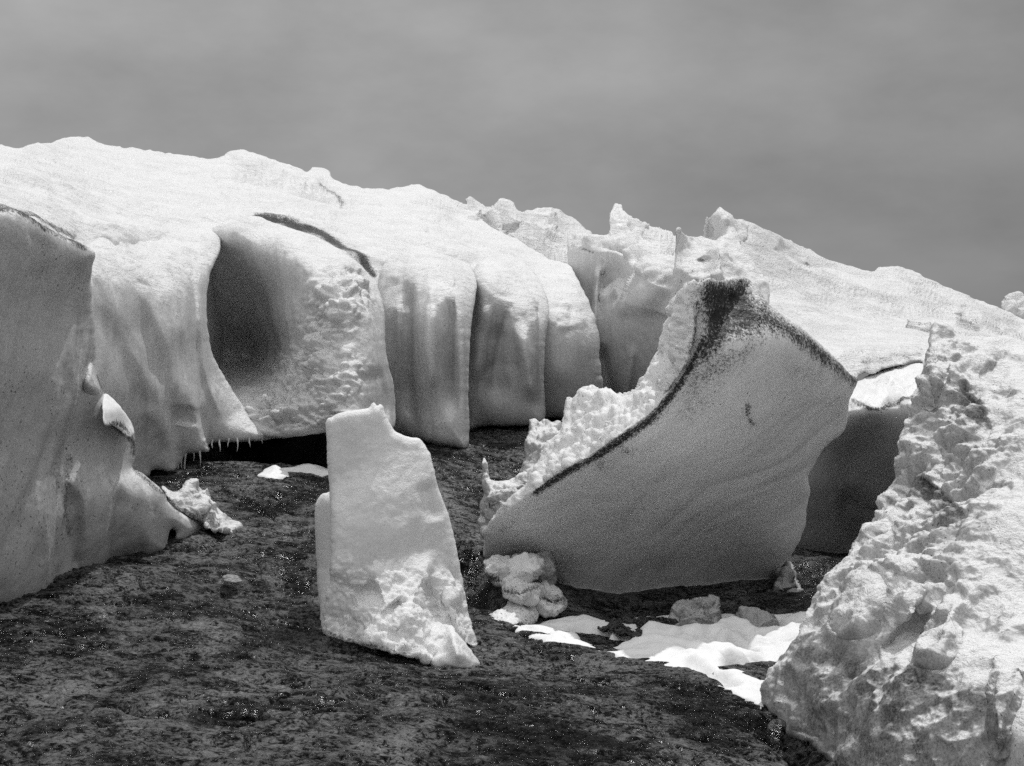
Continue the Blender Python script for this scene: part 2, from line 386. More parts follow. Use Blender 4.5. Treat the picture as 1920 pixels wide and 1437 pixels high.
# ------------------------------------------------------------------ the rock bed (one sheet to the horizon)
GP = [(-200,1437,6),(0,1437,6),(480,1437,6.1),(960,1437,6.3),(1540,1437,7.1),(1700,1437,8.0),(1920,1437,8.3),(1900,1600,7.6),
      (0,1250,8),(300,1250,8),(0,1150,9),(-300,1150,9),(200,1090,10.2),(610,1185,9.8),(750,1240,9.2),(300,1040,11.5),(440,1100,10.9),(380,1000,12.5),(450,970,13.3),
      (500,902,15.3),(620,888,15.9),(350,898,15.0),(250,905,14.4),(0,1000,12.5),(720,1000,13),(840,860,18.2),(950,806,21.5),(870,930,15.8),(720,840,18.5),(1080,790,22),
      (1100,1225,9.8),(1300,1295,8.8),(1250,1330,8.4),(1450,1370,7.7),(1000,1202,10.2),(1500,1205,11.2),(1380,1240,10.6),(1200,1185,11.6),(1200,1155,13),(1550,1100,13.5),(1560,1060,15),(1400,1140,13),
      (1000,1150,12.2),(940,1100,12.4),(1700,1200,10),(1900,1100,11),(500,856,24),(900,790,24),(1600,1040,18)]
gw = place(*np.array(GP, float).T)
gw = np.concatenate([gw, [[-30, 20, 1.5], [30, 20, .3], [0, 40, 2.0], [0, -10, -.3], [-20, -10, .4], [20, -10, -.6], [-30, 50, 2], [30, 50, 1.5], [-8, 4, .7], [8, 4, .1]]])
_g = RBF(np.stack([gw[:, 0], gw[:, 1], gw[:, 2]], -1), 5e-4)
GROOVES = [([(850,985,14),(875,1050,12.9),(925,1110,12.0),(960,1150,11.7)], .28, .55),
           ([(1270,1272,9.8),(1330,1294,9.4),(1390,1318,9.0)], .05, .08),
           ([(1450,1345,8.4),(1500,1400,7.7),(1560,1437,7.2)], .14, .28),
           ([(380,985,12.8),(450,1020,11.9),(560,1060,11.6)], .06, .05), ([(1010,1250,9.2),(1150,1275,8.9),(1200,1285,8.8)], .045, .13),([(930,1150,11.0),(1050,1222,9.9),(1180,1262,9.3)], .05, .05),([(440,930,14.2),(520,965,13.3),(600,985,13.0)], .05, .10),([(420,1030,11.9),(500,1045,11.6),(590,1075,11.1)], .05, .09),([(600,1330,6.9),(700,1345,6.8),(760,1340,6.8)], .025, .05),([(1150,1370,7.0),(1260,1392,6.9),(1330,1400,6.8)], .03, .07),([(60,1290,7.4),(130,1320,7.2)], .03, .05),
           ([(190,1325,7.2),(260,1350,6.95),(330,1355,6.9)], .04, .12), ([(570,975,13.5),(500,955,14),(440,940,14.4)], .08, .08),
           ([(820,895,16.8),(900,905,16.6),(1000,890,16.8)], .10, .14), ([(800,850,18.6),(900,850,18.6),(980,835,19)], .12, .12),
           ([(830,1430,6.3),(950,1415,6.4),(1040,1425,6.4)], .035, .04), ([(480,1270,7.9),(380,1290,7.6)], .03, .03)]
def ground_z(x, y, fine=True):
    x = np.asarray(x, float); y = np.asarray(y, float)
    r = np.hypot(x, y-12); far = sstep((r-34)/30)
    z = _g(np.clip(x, -34, 34), np.clip(y, -12, 52))
    z = np.clip(z, -2.5, 3.2)
    for pts, w, dp in GROOVES:
        q = place(*np.array(pts, float).T)[:, :2]
        dd, _, par, _, _ = seg_info(x, y, catmull(q, 4, False))
        z = z-dp*sstep(np.minimum(par, 1-par)*5+.15)*np.exp(-(dd/w)**2)
    z = z-1.1*sstep((y-16.3)/.9)*sstep((-1.5-x)/1.0)*sstep((40-y)/3)
    z = z*(1-far)+far*.6
    if fine:
        p = np.stack([x, y, 0*x], -1)
        ck = perlin(p*np.array([.55, 2.1, 1])+.5*perlin(p*1.7, 31)[..., None], 41); ck2 = perlin(p*np.array([1.5, 5.5, 1])+.4*perlin(p*4, 32)[..., None], 42)
        z = z-.10*np.exp(-(ck/.03)**2)*sstep(perlin(p*.8, 43)*3+.5)-.028*np.exp(-(ck2/.035)**2)*sstep(perlin(p*1.3, 44)*3+.5)
        z = z+.10*fbm(p*np.array([.55, .8, 1]), 3, 5)+.045*fbm(p*np.array([1.3, 3.0, 1]), 3, 6, 'ridge')+.024*fbm(p*np.array([4.5, 9, 1]), 4, 7, 'ridge')*(.4+1.2*np.clip(fbm(p*np.array([.6, 1.2, 1]), 2, 8)+.4, 0, 1))
    return z
def hit(px, py):
    """where the sight line through a photo point meets the rock"""
    d = np.linspace(4, 40, 1500); p = place(np.full_like(d, px), np.full_like(d, py), d)
    g = ground_z(p[:, 0], p[:, 1], False); k = np.argmax(p[:, 2] <= g)
    return p[k] if k > 0 else p[-1]
def axis(core, far, n):
    """even spacing over the core, growing steps out to the far limit"""
    a_ = np.array(core); k = np.arange(1, n+1); st = a_[1]-a_[0]; en = a_[-1]-a_[-2]
    g1 = a_[-1]+far*(k/n)**4+en*k; g0 = a_[0]-far*(k/n)**4-st*k
    return np.concatenate([g0[::-1], a_, g1])
ycore = 5.3+(26-5.3)*(np.linspace(0, 1, 900)**1.5)
xa = axis(np.arange(-5.2, 5.2, .0165), 700, 40); ya = axis(ycore, 700, 40)
GXm, GYm = np.meshgrid(xa, ya); GZm = ground_z(GXm, GYm)
V = np.stack([GXm, GYm, GZm], -1).reshape(-1, 3); nx, ny = len(xa), len(ya)
I = np.arange(nx*ny).reshape(ny, nx)
tag(link_mesh('ground', V, np.stack([I[:-1, :-1], I[:-1, 1:], I[1:, 1:], I[1:, :-1]], -1).reshape(-1, 4), M_ROCK, origin=np.zeros(3)), kind='structure')

def drape(name, outline, h, mat, w=.35, res=.02, noise=.05, seed=3, holes=(), lift=.004, jag=4):
    """snow lying on the rock: outline traced on the ground, own thickness"""
    ol = rough_line(catmull(outline, 5), jag, 25, seed); q = np.array([hit(*p)[:2] for p in ol[::2]])
    x0, y0 = q.min(0)-res*2; x1, y1 = q.max(0)+res*2
    X, Y = np.meshgrid(np.arange(x0, x1, res), np.arange(y0, y1, res))
    dist, _, _, cx, cy = seg_info(X, Y, q, True); sd = np.where(inside(X, Y, q), dist, -dist)
    keep = sd > -.5*res
    cell = keep[:-1, :-1] & keep[1:, :-1] & keep[:-1, 1:] & keep[1:, 1:]
    s = np.clip(sd, 0, None); u = np.clip(s/w, 0, 1)
    p = np.stack([X, Y, 0*X], -1)
    nn = fbm(p*2.2, 3, seed); gz = ground_z(X, Y, True); gs = ground_z(X, Y, False)
    th = h*u**.8*(1+.9*nn)*np.clip(1.6*(fbm(p*2.6, 3, seed+7)+.62), .0, 1.35)-.006
    for hx, hy, hr in holes:
        c = hit(hx, hy); dd = np.hypot(X-c[0], (Y-c[1])*.6); th = th-h*3.2*np.exp(-(dd/hr)**2)*(1+fbm(p*6, 2, seed+4))
    top = np.maximum(gz*.35+gs*.65+th*1.0+noise*.3*fbm(p*5, 3, seed+2)*u, gz-.06)
    top = np.where(s <= res*.6, gz-.03, top)
    idx = np.arange(X.size).reshape(X.shape); j, i = np.nonzero(cell)
    ft = np.stack([idx[j, i], idx[j, i+1], idx[j+1, i+1], idx[j+1, i]], -1)
    Vt = np.stack([X, Y, top], -1).reshape(-1, 3); Vb = np.stack([X, Y, np.minimum(gz-.08, top-.01)], -1).reshape(-1, 3)
    # skirt round the rim
    from collections import Counter
    ed = np.concatenate([ft[:, [0, 1]], ft[:, [1, 2]], ft[:, [2, 3]], ft[:, [3, 0]]])
    key = set(map(tuple, ed.tolist())); rim = [e_ for e_ in key if (e_[1], e_[0]) not in key]
    rim = np.array(rim); off = len(Vt)
    fb = (ft+off)[:, ::-1]; fsd = np.stack([rim[:, 1], rim[:, 0], rim[:, 0]+off, rim[:, 1]+off], -1)
    faces = np.concatenate([ft, fb, fsd]); allV = np.concatenate([Vt, Vb])
    used = np.unique(faces); remap = -np.ones(len(allV), int); remap[used] = np.arange(len(used))
    return link_mesh(name, allV[used], remap[faces], mat, dirt=np.zeros(len(used)))

flat = (1, 1, 1)
def layers(dip, zk=3.2, xk=.55):
    """crust laid down in sheets: features follow the height and dip to the right"""
    return lambda P: np.stack([P[..., 0]*xk, P[..., 1]*.12, (P[..., 2]+dip*P[..., 0])*zk], -1)
def up_mask(lo=.1, hi=.5, base=.15):
    return lambda X, Y, n: base+(1-base)*sstep((n[..., 2]-lo)/(hi-lo))
def vert_mask(lo=.25, hi=.55):
    return lambda X, Y, n: 1-sstep((n[..., 2]-lo)/(hi-lo))
exec_parts = []

# ------------------------------------------------------------------ glacier, left mass with curtain folds
A_out = [(-260,235),(-60,262),(0,270),(30,278),(48,274),(66,267),(95,268),(108,262),(135,256),(162,259),(190,268),(212,274),(260,280),(320,289),(380,296),(408,298),(425,288),(450,282),(482,290),(520,304),(562,318),(575,322),
         (590,313),(617,321),(622,334),(650,346),(690,352),(740,353),(782,345),(802,351),(832,366),(868,382),(900,408),(930,430),(980,455),(1030,484),(1070,499),(1078,516),(1096,552),(1115,592),(1123,632),(1125,682),(1131,728),(1128,790),
         (1080,786),(1022,786),(985,797),(905,800),(880,800),(878,834),(850,838),(820,834),(770,822),(740,810),(700,860),(660,905),(620,925),(560,930),(526,930),(470,930),(395,930),(350,930),(322,930),(285,930),(262,930),(150,930),(-260,930)]
A_ctl = [(-260,260,16),(-260,500,10.6),(-260,900,11.6),(0,272,19),(0,330,13),(0,400,11.2),(60,400,11.6),(130,256,27),(130,330,19),(130,420,13.8),(175,470,13.6),(300,290,29),(300,350,22.5),(300,410,18.4),(400,298,30),(400,350,24),(400,400,20.6),
         (450,282,32),(600,315,34),(600,360,27),(760,350,34),(760,390,28),(870,385,34),(870,420,29),(930,432,30),(1030,486,27),(1070,500,25),
         (190,560,13.6),(190,820,14.2),(300,500,16.8),(300,600,16.2),(300,860,16.6),(400,500,19.6),(400,620,19.6),(400,820,18.6),(450,450,20.4),(450,520,21.6),(450,640,22.4),(450,800,21.6),(450,920,22.6),(600,920,22.6),(330,925,21),(150,925,17),
         (480,395,20.8),(560,415,20.8),(640,445,20.8),(690,490,20.6),(560,520,19.6),(600,620,18.6),(600,790,18.8),(700,600,20),(700,790,20),
         (660,420,23.4),(700,440,22.4),(740,470,21.3),(760,520,21.0),(760,600,20.7),(760,790,20.7),(800,410,25.5),(800,440,23.3),(800,470,21.7),(800,520,20.9),(800,700,20.6),(860,450,24),(860,490,22.2),(860,540,21.6),(860,700,21.3),(860,800,21.4),
         (930,470,25),(930,505,23.2),(940,560,22.6),(940,700,22.3),(940,790,22.5),(1000,510,24.2),(1020,545,22.6),(1050,600,21.5),(1050,700,21.3),(1060,780,21.9),(1070,540,23.2),(1100,600,22.2),(1110,680,22.0),(1115,780,22.3)]
A_f = [('edge',[(645,372),(628,352),(600,340),(570,332)][::-1],4,.35,30,.3),('ridge',[(470,396),(520,410),(570,424),(620,440),(665,466),(700,505)],9,-.35)]
def A_clump(X, Y, n):
    dd, _, _, _, _ = seg_info(X, Y, [(650,530),(610,600),(590,680),(500,775),(600,785),(630,700)])
    return np.exp(-(dd/44)**2)
A_n = [(.30,.30,3,'fbm',(1,.6,1),up_mask(.2,.7,.1)),(.12,1.0,4,'ridge_soft',layers(.12,1.8,.5),up_mask(.35,.8,.0)),(.035,3.2,3,'billow_soft',(1,.5,1.2),up_mask(.25,.6,.04)),
       (.45,1.0,5,'ridge_soft',layers(.20,1.6,.8),lambda X, Y, n: sstep((30+(X-420)*.02-np.abs(Y-(296+(X-400)*.30)))/30)*sstep((X-405)/30)*sstep((680-X)/60)),
       (.22,1.0,4,'ridge_soft',layers(.20,1.6,.7),lambda X, Y, n: sstep((18-np.abs(Y-(358+(X-740)*.30)))/18)*sstep((X-740)/40))]
A_d = [('line',[(480,401),(520,409),(560,420),(600,430),(640,455),(680,484),(705,512)],8,1.1),('line',[(-200,372),(0,388),(45,398),(95,428),(135,448)],9,.8),
       ('line',[(645,372),(628,358),(600,346)],4,.7),('area',[(200,838),(620,812),(700,830),(700,960),(200,960)],24,1.4)]  # the area paints the cave slot's black shade into the ice base
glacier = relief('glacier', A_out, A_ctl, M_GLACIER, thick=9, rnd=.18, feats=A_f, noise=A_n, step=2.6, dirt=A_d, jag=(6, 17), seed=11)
tag(glacier, 'long glacier tongue with smooth curtain-like ice folds under a snowy crest behind the slab', 'glacier')
flute = lambda P: np.stack([P[..., 0]*1.0+.10*P[..., 2], P[..., 1]*.5, P[..., 2]*.10], -1)
def lobe(out_, ctl, feats=(), noise=(), seed=1, thick=2.2, rnd=.32, tone=(), dirt=(), jag=(2.5, 16)):
    return relief('ice_lobe', out_, ctl, M_GLACIER, thick=thick, rnd=rnd, feats=feats, step=2.5, jag=jag, seed=seed, parent=glacier, tone=tone, dirt=dirt,
                  noise=[(.10,1.1,3,'fbm',flute,None),(.035,3.5,3,'fbm',flute,vert_mask(.3,.8)),(.05,1.0,4,'fbm',flat,None),(.03,3.2,3,'billow_soft',(1,.6,1.2),up_mask(.3,.7,.0))]+list(noise))
lobe([(90,430),(180,372),(300,376),(370,392),(404,418),(414,442),(410,476),(395,512),(388,560),(390,620),(400,665),(420,705),(445,745),(475,785),(500,806),(526,818),(500,826),(470,828),(395,832),(392,846),(350,852),(338,868),(322,884),(285,882),(262,900),(100,940)],
     [(90,420,14.6),(180,375,18.3),(300,380,21),(370,392,21.6),(404,420,20.2),(180,425,15.2),(250,430,17.0),(320,435,18.1),(385,450,18.3),(185,470,13.2),(250,480,14.6),(320,480,15.8),(385,490,16.9),(190,520,12.4),(260,530,13.8),(330,540,14.8),(380,550,16.1),
      (190,620,12.1),(260,620,13.5),(340,620,14.6),(375,640,15.7),(190,800,12.7),(260,740,13.5),(340,740,14.6),(385,720,15.8),(440,780,16.5),(510,818,16.6),(260,880,14.4),(320,870,15.1),(390,830,15.8)],
     [('edge',[(300,455),(342,505),(356,555),(358,640),(366,740),(385,820)],9,.38,60,-.22),('edge',[(205,470),(235,540),(258,640),(310,750),(326,870)],18,.20,60,-.3),('edge',[(320,760),(326,820),(330,884)],5,.3,50,-.3),
      ('ridge',[(376,480),(375,600),(388,700),(425,800)],9,.16),('ridge',[(240,480),(285,580),(325,690),(345,790)],17,.13),('ridge',[(180,560),(235,680),(290,800)],20,-.14),('ridge',[(262,760),(300,790),(330,850)],16,.12),
      ('ridge',[(350,760),(345,800)],22,-.2)], seed=12, jag=(3,16), rnd=.25,
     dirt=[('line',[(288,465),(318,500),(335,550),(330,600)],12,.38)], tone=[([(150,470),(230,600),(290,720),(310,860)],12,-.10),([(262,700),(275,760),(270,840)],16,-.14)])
lobe([(405,425),(445,415),(478,404),(510,417),(560,433),(610,452),(650,477),(688,510),(711,545),(721,590),(723,650),(729,690),(738,725),(739,800),(700,806),(660,816),(620,811),(560,819),(522,822),(488,818),(450,790),(405,730),(372,640),(368,540),(385,450)],
     [(400,440,19.2),(445,425,19.0),(510,418,19.4),(600,450,19.3),(690,512,18.5),(720,600,17.7),(735,760,17.7),(500,460,18.7),(560,465,18.1),(640,500,17.5),(600,530,17.2),(450,500,19.3),(395,540,19.9),(440,600,20.5),(390,640,20.6),(470,680,21.0),(405,710,19.6),(450,745,17.7),(480,790,16.9),(500,560,19.3),(515,640,19.7),(540,600,18.0),(560,680,17.4),(530,700,18.3),
      (600,620,16.9),(660,580,16.6),(670,680,16.3),(600,710,16.3),(560,740,16.6),(620,808,15.9),(540,815,16.1),(500,750,17.1),(520,800,16.4),(700,740,16.6),(700,800,16.5)],
     [('ridge',[(700,680),(712,740),(715,800)],16,-.22),('edge',[(722,680),(731,730),(733,800)],4,.25,40,-.3),('ridge',[(560,560),(600,600),(610,660)],24,-.15)],
     [(.15,2.6,4,'billow_soft',(.6,.8,1.5),A_clump),(.09,7,3,'billow_soft',(.8,.8,1.4),A_clump)], seed=13, thick=2.5,
     dirt=[('line',[(510,700),(530,730),(500,760)],26,.40),('line',[(560,800),(620,800)],16,.4)])
lobe([(690,500),(712,452),(760,434),(820,436),(858,460),(880,490),(892,522),(893,548),(885,600),(880,660),(878,740),(878,834),(850,838),(820,834),(770,822),(730,812),(700,800),(692,700),(690,560)],
     [(700,470,24.5),(760,436,24.5),(820,438,24.6),(870,478,23.4),(720,495,20.9),(800,475,21.0),(860,500,21.0),(740,530,19.8),(800,515,19.6),(870,530,19.8),(740,575,19.3),(800,560,19.0),(875,570,19.2),(740,650,19.1),(800,650,18.75),(870,650,18.8),(740,820,19.4),(800,825,19.0),(870,830,19.0),(695,650,19.8)],
     [('ridge',[(765,510),(764,640),(768,800)],15,-.30),('ridge',[(842,530),(845,660),(845,800)],14,-.20),('ridge',[(806,490),(808,600),(812,760)],12,.18)], seed=14,
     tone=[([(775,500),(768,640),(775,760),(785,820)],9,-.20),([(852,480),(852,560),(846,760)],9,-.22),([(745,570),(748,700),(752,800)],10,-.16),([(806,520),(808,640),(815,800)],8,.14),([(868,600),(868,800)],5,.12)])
lobe([(852,560),(862,490),(890,462),(935,460),(975,482),(1008,520),(1026,560),(1029,590),(1023,640),(1020,720),(1021,788),(985,797),(905,800),(870,800),(855,700)],
     [(880,470,26),(930,462,26),(980,485,25.2),(900,495,22.5),(950,500,22.6),(995,525,22.4),(890,535,21.4),(950,540,21.2),(1010,565,21.2),(890,590,21.1),(950,600,20.7),(1015,630,20.6),(890,700,20.9),(950,700,20.6),(890,795,21.1),(950,797,20.9),(1015,785,20.9)],
     [('ridge',[(935,600),(932,680),(935,760)],26,-.15),('ridge',[(915,560),(900,640),(893,720)],12,.2),('ridge',[(968,600),(990,670),(1000,760)],13,.18)], seed=15,
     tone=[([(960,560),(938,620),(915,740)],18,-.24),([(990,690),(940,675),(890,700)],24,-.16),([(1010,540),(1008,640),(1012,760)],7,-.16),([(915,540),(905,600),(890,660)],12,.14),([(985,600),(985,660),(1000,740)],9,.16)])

# rough ridge further back, between the tongue and the ice wall
B_out = [(860,380),(876,380),(877,368),(900,376),(918,384),(935,372),(948,371),(964,378),(974,394),(990,393),(1003,391),(1022,389),(1050,396),(1075,408),(1095,425),(1112,440),(1125,480),(1110,560),(1000,560),(900,500),(850,430)]
B_ctl = [(860,380,33),(950,372,36),(1030,390,37),(1110,440,36),(950,420,33),(1040,450,33),(1000,480,30),(1070,500,29),(1100,560,28),(880,480,30)]
B_n = [(.7,1,4,'ridge_soft',layers(.25,.9,.5),None),(.10,1,3,'billow',layers(.1,3.0,1.5),None)]
tag(relief('snow_ridge', B_out, B_ctl, M_FAR, thick=7, rnd=.15, noise=B_n, step=2.6, jag=(7,13), seed=21,
           feats=[('ridge',[(935,372),(930,410),(960,440)],18,1.2),('edge',[(1000,400),(1030,440),(1060,490)],8,.9,40,.3)]),
    'broken crusty snow ridge on the skyline behind the curtain folds', 'snow ridge')

# ice wall and fins in the gap right of the tongue
Cw_out = [(1063,440),(1085,437),(1112,440),(1143,441),(1142,402),(1153,387),(1168,394),(1182,406),(1200,418),(1212,422),(1232,424),(1258,437),(1280,446),(1330,452),(1380,480),(1400,700),(1330,760),(1240,760),(1195,790),(1120,800),(1085,640),(1068,520)]
Cw_ctl = [(1063,440,27),(1143,395,27.5),(1110,445,26),(1160,460,25),(1240,440,27),(1240,480,23.4),(1330,460,27),(1380,500,23),(1100,520,25.8),(1090,640,25.8),(1160,520,25),(1200,560,22.8),(1250,560,22.4),(1170,600,23.8),(1160,720,24.4),(1230,700,23),(1190,790,24.2),(1380,700,22),(1330,760,22.6)]
Cw_f = [('edge',[(1215,480),(1190,520),(1165,560),(1158,600)],8,-.7,40,.3),('ridge',[(1130,480),(1118,540),(1112,640)],8,.35),('ridge',[(1128,640),(1140,720),(1150,780)],10,-.5),
        ('ridge',[(1185,640),(1180,700),(1170,760)],8,.2),('ridge',[(1153,395),(1180,420),(1210,440)],10,.5)]
Cw_n = [(.35,.8,3,'ridge',flat,up_mask(.2,.6,.08)),(.08,2.4,3,'billow',flat,up_mask(.2,.6,.1)),(.05,1.,3,'fbm',(1,1,.3),None)]
tag(relief('ice_wall', Cw_out, Cw_ctl, M_GLACIER, thick=6, rnd=.13, feats=Cw_f, noise=Cw_n, step=2.4, jag=(5,12), seed=31,
           dirt=[('line',[(1075,462),(1100,470),(1112,474)],4,.6)]),
    'concave pale ice wall with a pointed tooth on top, in the gap between the curtain folds and the leaning block', 'ice wall')

# the right snowfield behind the leaning block
D_out = [(1300,470),(1322,456),(1350,444),(1372,424),(1388,413),(1410,420),(1440,434),(1470,446),(1500,461),(1522,470),(1545,484),(1572,492),(1600,498),(1622,506),(1650,504),(1676,499),(1700,506),(1726,514),(1750,526),(1785,540),(1820,558),(1860,575),(1900,590),(1960,612),(2200,690),
         (2200,1100),(1900,1100),(1800,900),(1740,760),(1730,684),(1690,688),(1655,694),(1640,704),(1612,706),(1560,760),(1480,820),(1300,800),(1260,640),(1280,540)]
D_ctl = [(1320,450,26),(1350,430,27),(1400,415,30),(1500,461,34),(1600,498,35),(1700,506,36),(1800,548,36),(1920,598,36),(2200,690,36),(1400,470,25),(1380,520,22.5),(1500,520,27),(1500,580,22),(1600,580,25),(1700,580,28),(1850,620,27),(2000,680,25),
         (1600,650,20),(1620,700,17.8),(1720,640,21),(1730,684,18),(1800,700,18),(1500,700,18.5),(1400,700,19),(1300,640,20.5),(1290,500,23),(1900,900,16),(1480,820,18.4),(2200,1100,14)]
D_f = [       ('ridge',[(1455,460),(1480,485),(1520,500),(1545,505)],9,-.9),('ridge',[(1500,470),(1540,505),(1580,520)],7,.5),
       ('ridge',[(1705,600),(1725,606),(1745,606)],9,-1.3),('ridge',[(1790,595),(1815,600),(1835,612)],11,-1.6),('ridge',[(1880,625),(1920,630)],9,-1.3),
       ('ridge',[(1400,440),(1470,500),(1530,530)],9,-.35)]
D_n = [(.5,.30,3,'fbm',(1,.5,1),None),(.46,1,4,'ridge_soft',layers(.30,1.3,.35),lambda X, Y, n: sstep((X-1375)/60)*(.12+.88*sstep((90-(Y-(425+(X-1400)*.34)))/110))),(.045,1,3,'ridge_soft',layers(.15,4.0,1.0),None)]
tag(relief('snowfield', D_out, D_ctl, M_FAR, thick=9, rnd=.13, feats=D_f, noise=D_n, step=2.6, jag=(6,14), seed=41,
           dirt=[('line',[(1620,690),(1650,686),(1700,676),(1725,672)],7,.55),('line',[(1708,608),(1740,612)],7,.6),('line',[(1800,605),(1832,618)],9,.65),('line',[(1470,470),(1500,490)],7,.35)]),
    'broad bright snowfield sloping down from the right skyline, with two small dark hollows', 'snowfield')
tag(relief('ice_crag', [(1312,452),(1316,446),(1319,430),(1320,413),(1323,405),(1328,408),(1334,404),(1341,396),(1350,388),(1356,394),(1363,399),(1372,403),(1378,410),(1388,414),(1402,424),(1400,450),(1370,480),(1335,490),(1316,475)],
           [(1318,412,25.4),(1350,390,25.3),(1340,430,25.2),(1345,450,25.0),(1358,410,24.6),(1362,450,24.2),(1385,414,25.6),(1400,440,25.4),(1380,440,24.7),(1320,470,25.2),(1370,478,24.2)], M_GLACIER, thick=1.6, rnd=.05, noise=[(.14,1.3,4,'ridge_soft',(1,1,.5),None),(.03,6,2,'fbm',flat,None)], step=1.8, jag=(4,10), seed=46, smooth_n=1),
    'angular two-pointed ice crag on the skyline above the peak of the leaning block', 'ice crag')
Fn_out = [(1267,436),(1274,427),(1284,440),(1300,444),(1318,446),(1340,452),(1352,446),(1368,440),(1392,462),(1420,500),(1440,530),(1430,600),(1300,640),(1255,600),(1262,520)]
Fn_ctl = [(1270,436,20.5),(1300,450,21.5),(1360,445,21.5),(1420,500,21),(1270,560,20.4),(1310,520,20.2),(1340,480,20.6),(1350,540,19.8),(1400,560,19.8),(1300,640,20),(1430,600,20)]
tag(relief('ice_fin', Fn_out, Fn_ctl, M_GLACIER, thick=.8, rnd=.05, noise=[(.12,1.6,3,'ridge',(1,1,.6),None),(.03,5,2,'fbm',flat,None)], step=2.2, jag=(4,12), seed=43,
           feats=[('ridge',[(1345,450),(1350,490),(1330,530)],12,.35),('ridge',[(1320,480),(1325,520)],16,-.3)]),
    'thin translucent ice fins rising just behind the dark peak of the leaning block', 'ice fin')
tag(relief('ice_pinnacle', [(1880,585),(1878,568),(1884,556),(1895,551),(1908,549),(1922,556),(1950,570),(1970,620),(1930,612),(1895,600)],
           [(1880,570,35),(1920,556,35.3),(1950,620,35),(1895,600,34.6)], M_FAR, thick=1.5, rnd=.5, noise=[(.3,1.2,3,'ridge',flat,None)], step=1.8, jag=(3,10), seed=44),
    'small rounded ice knob alone on the far right skyline', 'ice knob')

# dark recess wall with its snowy ledge
E_out = [(1590,735),(1600,722),(1625,705),(1660,692),(1700,684),(1732,680),(1800,690),(1900,900),(1900,1180),(1620,1130),(1560,1080),(1500,1058),(1440,1060),(1400,960),(1430,800),(1540,760)]
E_ctl = [(1600,722,17.2),(1660,692,18),(1732,680,18),(1600,750,15.8),(1660,752,15.7),(1710,735,15.6),(1650,800,16),(1600,850,16.9),(1550,900,16.8),(1540,1040,17.6),(1700,900,16.8),(1640,1060,18.2),(1850,1000,15.5),(1440,1000,17),(1450,820,16.6),(1800,740,15.6)]
tag(relief('recess_wall', E_out, E_ctl, M_WALL, thick=5, rnd=.35, noise=[(.05,1.,3,'fbm',flat,None),(.09,2.5,3,'billow',flat,up_mask(.2,.5,.0))], step=3, jag=(4,16), seed=51,
           feats=[('edge',[(1600,900),(1575,950),(1590,1000),(1620,1060)],14,.4,60,.3)], dirt=[('line',[(1600,752),(1640,768),(1690,752),(1715,745)],6,.8)]),
    'shaded concave ice wall under a bright snow ledge, between the leaning block and the right mound', 'ice wall')

# ------------------------------------------------------------------ left foreground wall
G_out = [(-260,360),(-60,376),(0,388),(42,397),(92,428),(132,448),(176,470),(173,500),(171,540),(176,600),(180,660),(182,700),(192,730),(196,742),(206,744),(228,768),(246,792),(253,822),(254,850),(248,876),(262,884),(284,902),(306,922),(318,945),(345,965),(378,980),(386,992),(368,1006),(345,1014),(330,1012),
         (330,996),(322,992),(314,1010),(312,1036),(290,1042),(262,1046),(230,1044),(205,1056),(188,1066),(182,1082),(150,1098),(120,1112),(104,1104),(98,1120),(62,1140),(20,1142),(-60,1150),(-260,1180)]
G_ctl = [(-260,380,7.9),(0,395,8.4),(90,440,8.9),(170,480,9.5),(-260,800,8.3),(0,700,8.75),(80,700,9.2),(160,600,9.9),(150,720,9.9),(0,1000,9.05),(0,1140,9.35),(-260,1160,8.9),(60,1130,9.7),(95,1000,9.6),(120,860,9.8),(200,760,10.4),(250,860,11.1),(180,950,10.2),(180,1060,10.7),(250,960,10.9),(300,930,11.4),(300,1030,11.6),(380,985,12.4),(260,1040,11.4)]
G_f = [('edge',[(172,600),(160,680),(120,820),(100,900),(98,1000),(100,1110)],8,.30,90,-.2),('edge',[(110,760),(70,880),(40,960),(10,1060)],7,.07,60,.25),
       ('edge',[(140,560),(130,680),(105,800)],5,.09,30,.3),('edge',[(225,900),(205,960),(195,1060)],10,.22,50,-.3),
       ('poly',[(165,680),(182,700),(195,735),(185,742),(160,735),(152,715)],12,.18),
       ('side',[(196,770),(215,800),(252,825)],0,8),('ridge',[(130,900),(140,1000),(130,1090)],16,-.18),('ridge',[(150,480),(140,620)],20,-.06)]
G_d = [('line',[(-200,372),(0,389),(42,398),(92,429),(132,449),(160,466)],9,.85),('line',[(80,470),(100,500),(70,530)],45,.30),('line',[(182,705),(192,732)],5,.9),('line',[(195,790),(225,805),(250,830),(252,850)],9,.85),
       ('line',[(130,860),(125,960),(130,1000)],12,.6),('line',[(252,880),(285,908),(312,930),(335,960)],7,.75),('line',[(215,830),(200,900)],25,.32)]
G_n = [(.10,.5,3,'fbm',(1,1,.4),None),(.035,1.6,3,'ridge',(1.2,1.2,.35),None),(.010,7,3,'fbm',flat,None)]
g = relief('ice_wall', G_out, G_ctl, M_WALL, thick=2.6, rnd=.22, feats=G_f, noise=G_n, step=2.6, jag=(3,14), seed=61, dirt=G_d,
           tone=[([(165,580),(150,640),(135,740),(110,850),(70,940)],3,-.14),([(150,560),(140,640),(120,740)],2,-.10),([(110,760),(70,880),(35,960),(5,1060)],4,-.10),([(120,880),(100,960),(98,1060)],6,-.12),([(190,1060),(205,980),(230,900)],5,-.08)])
tag(g, 'tall grey speckled ice wall at the left edge, its ragged foot reaching over dark rock', 'ice wall')
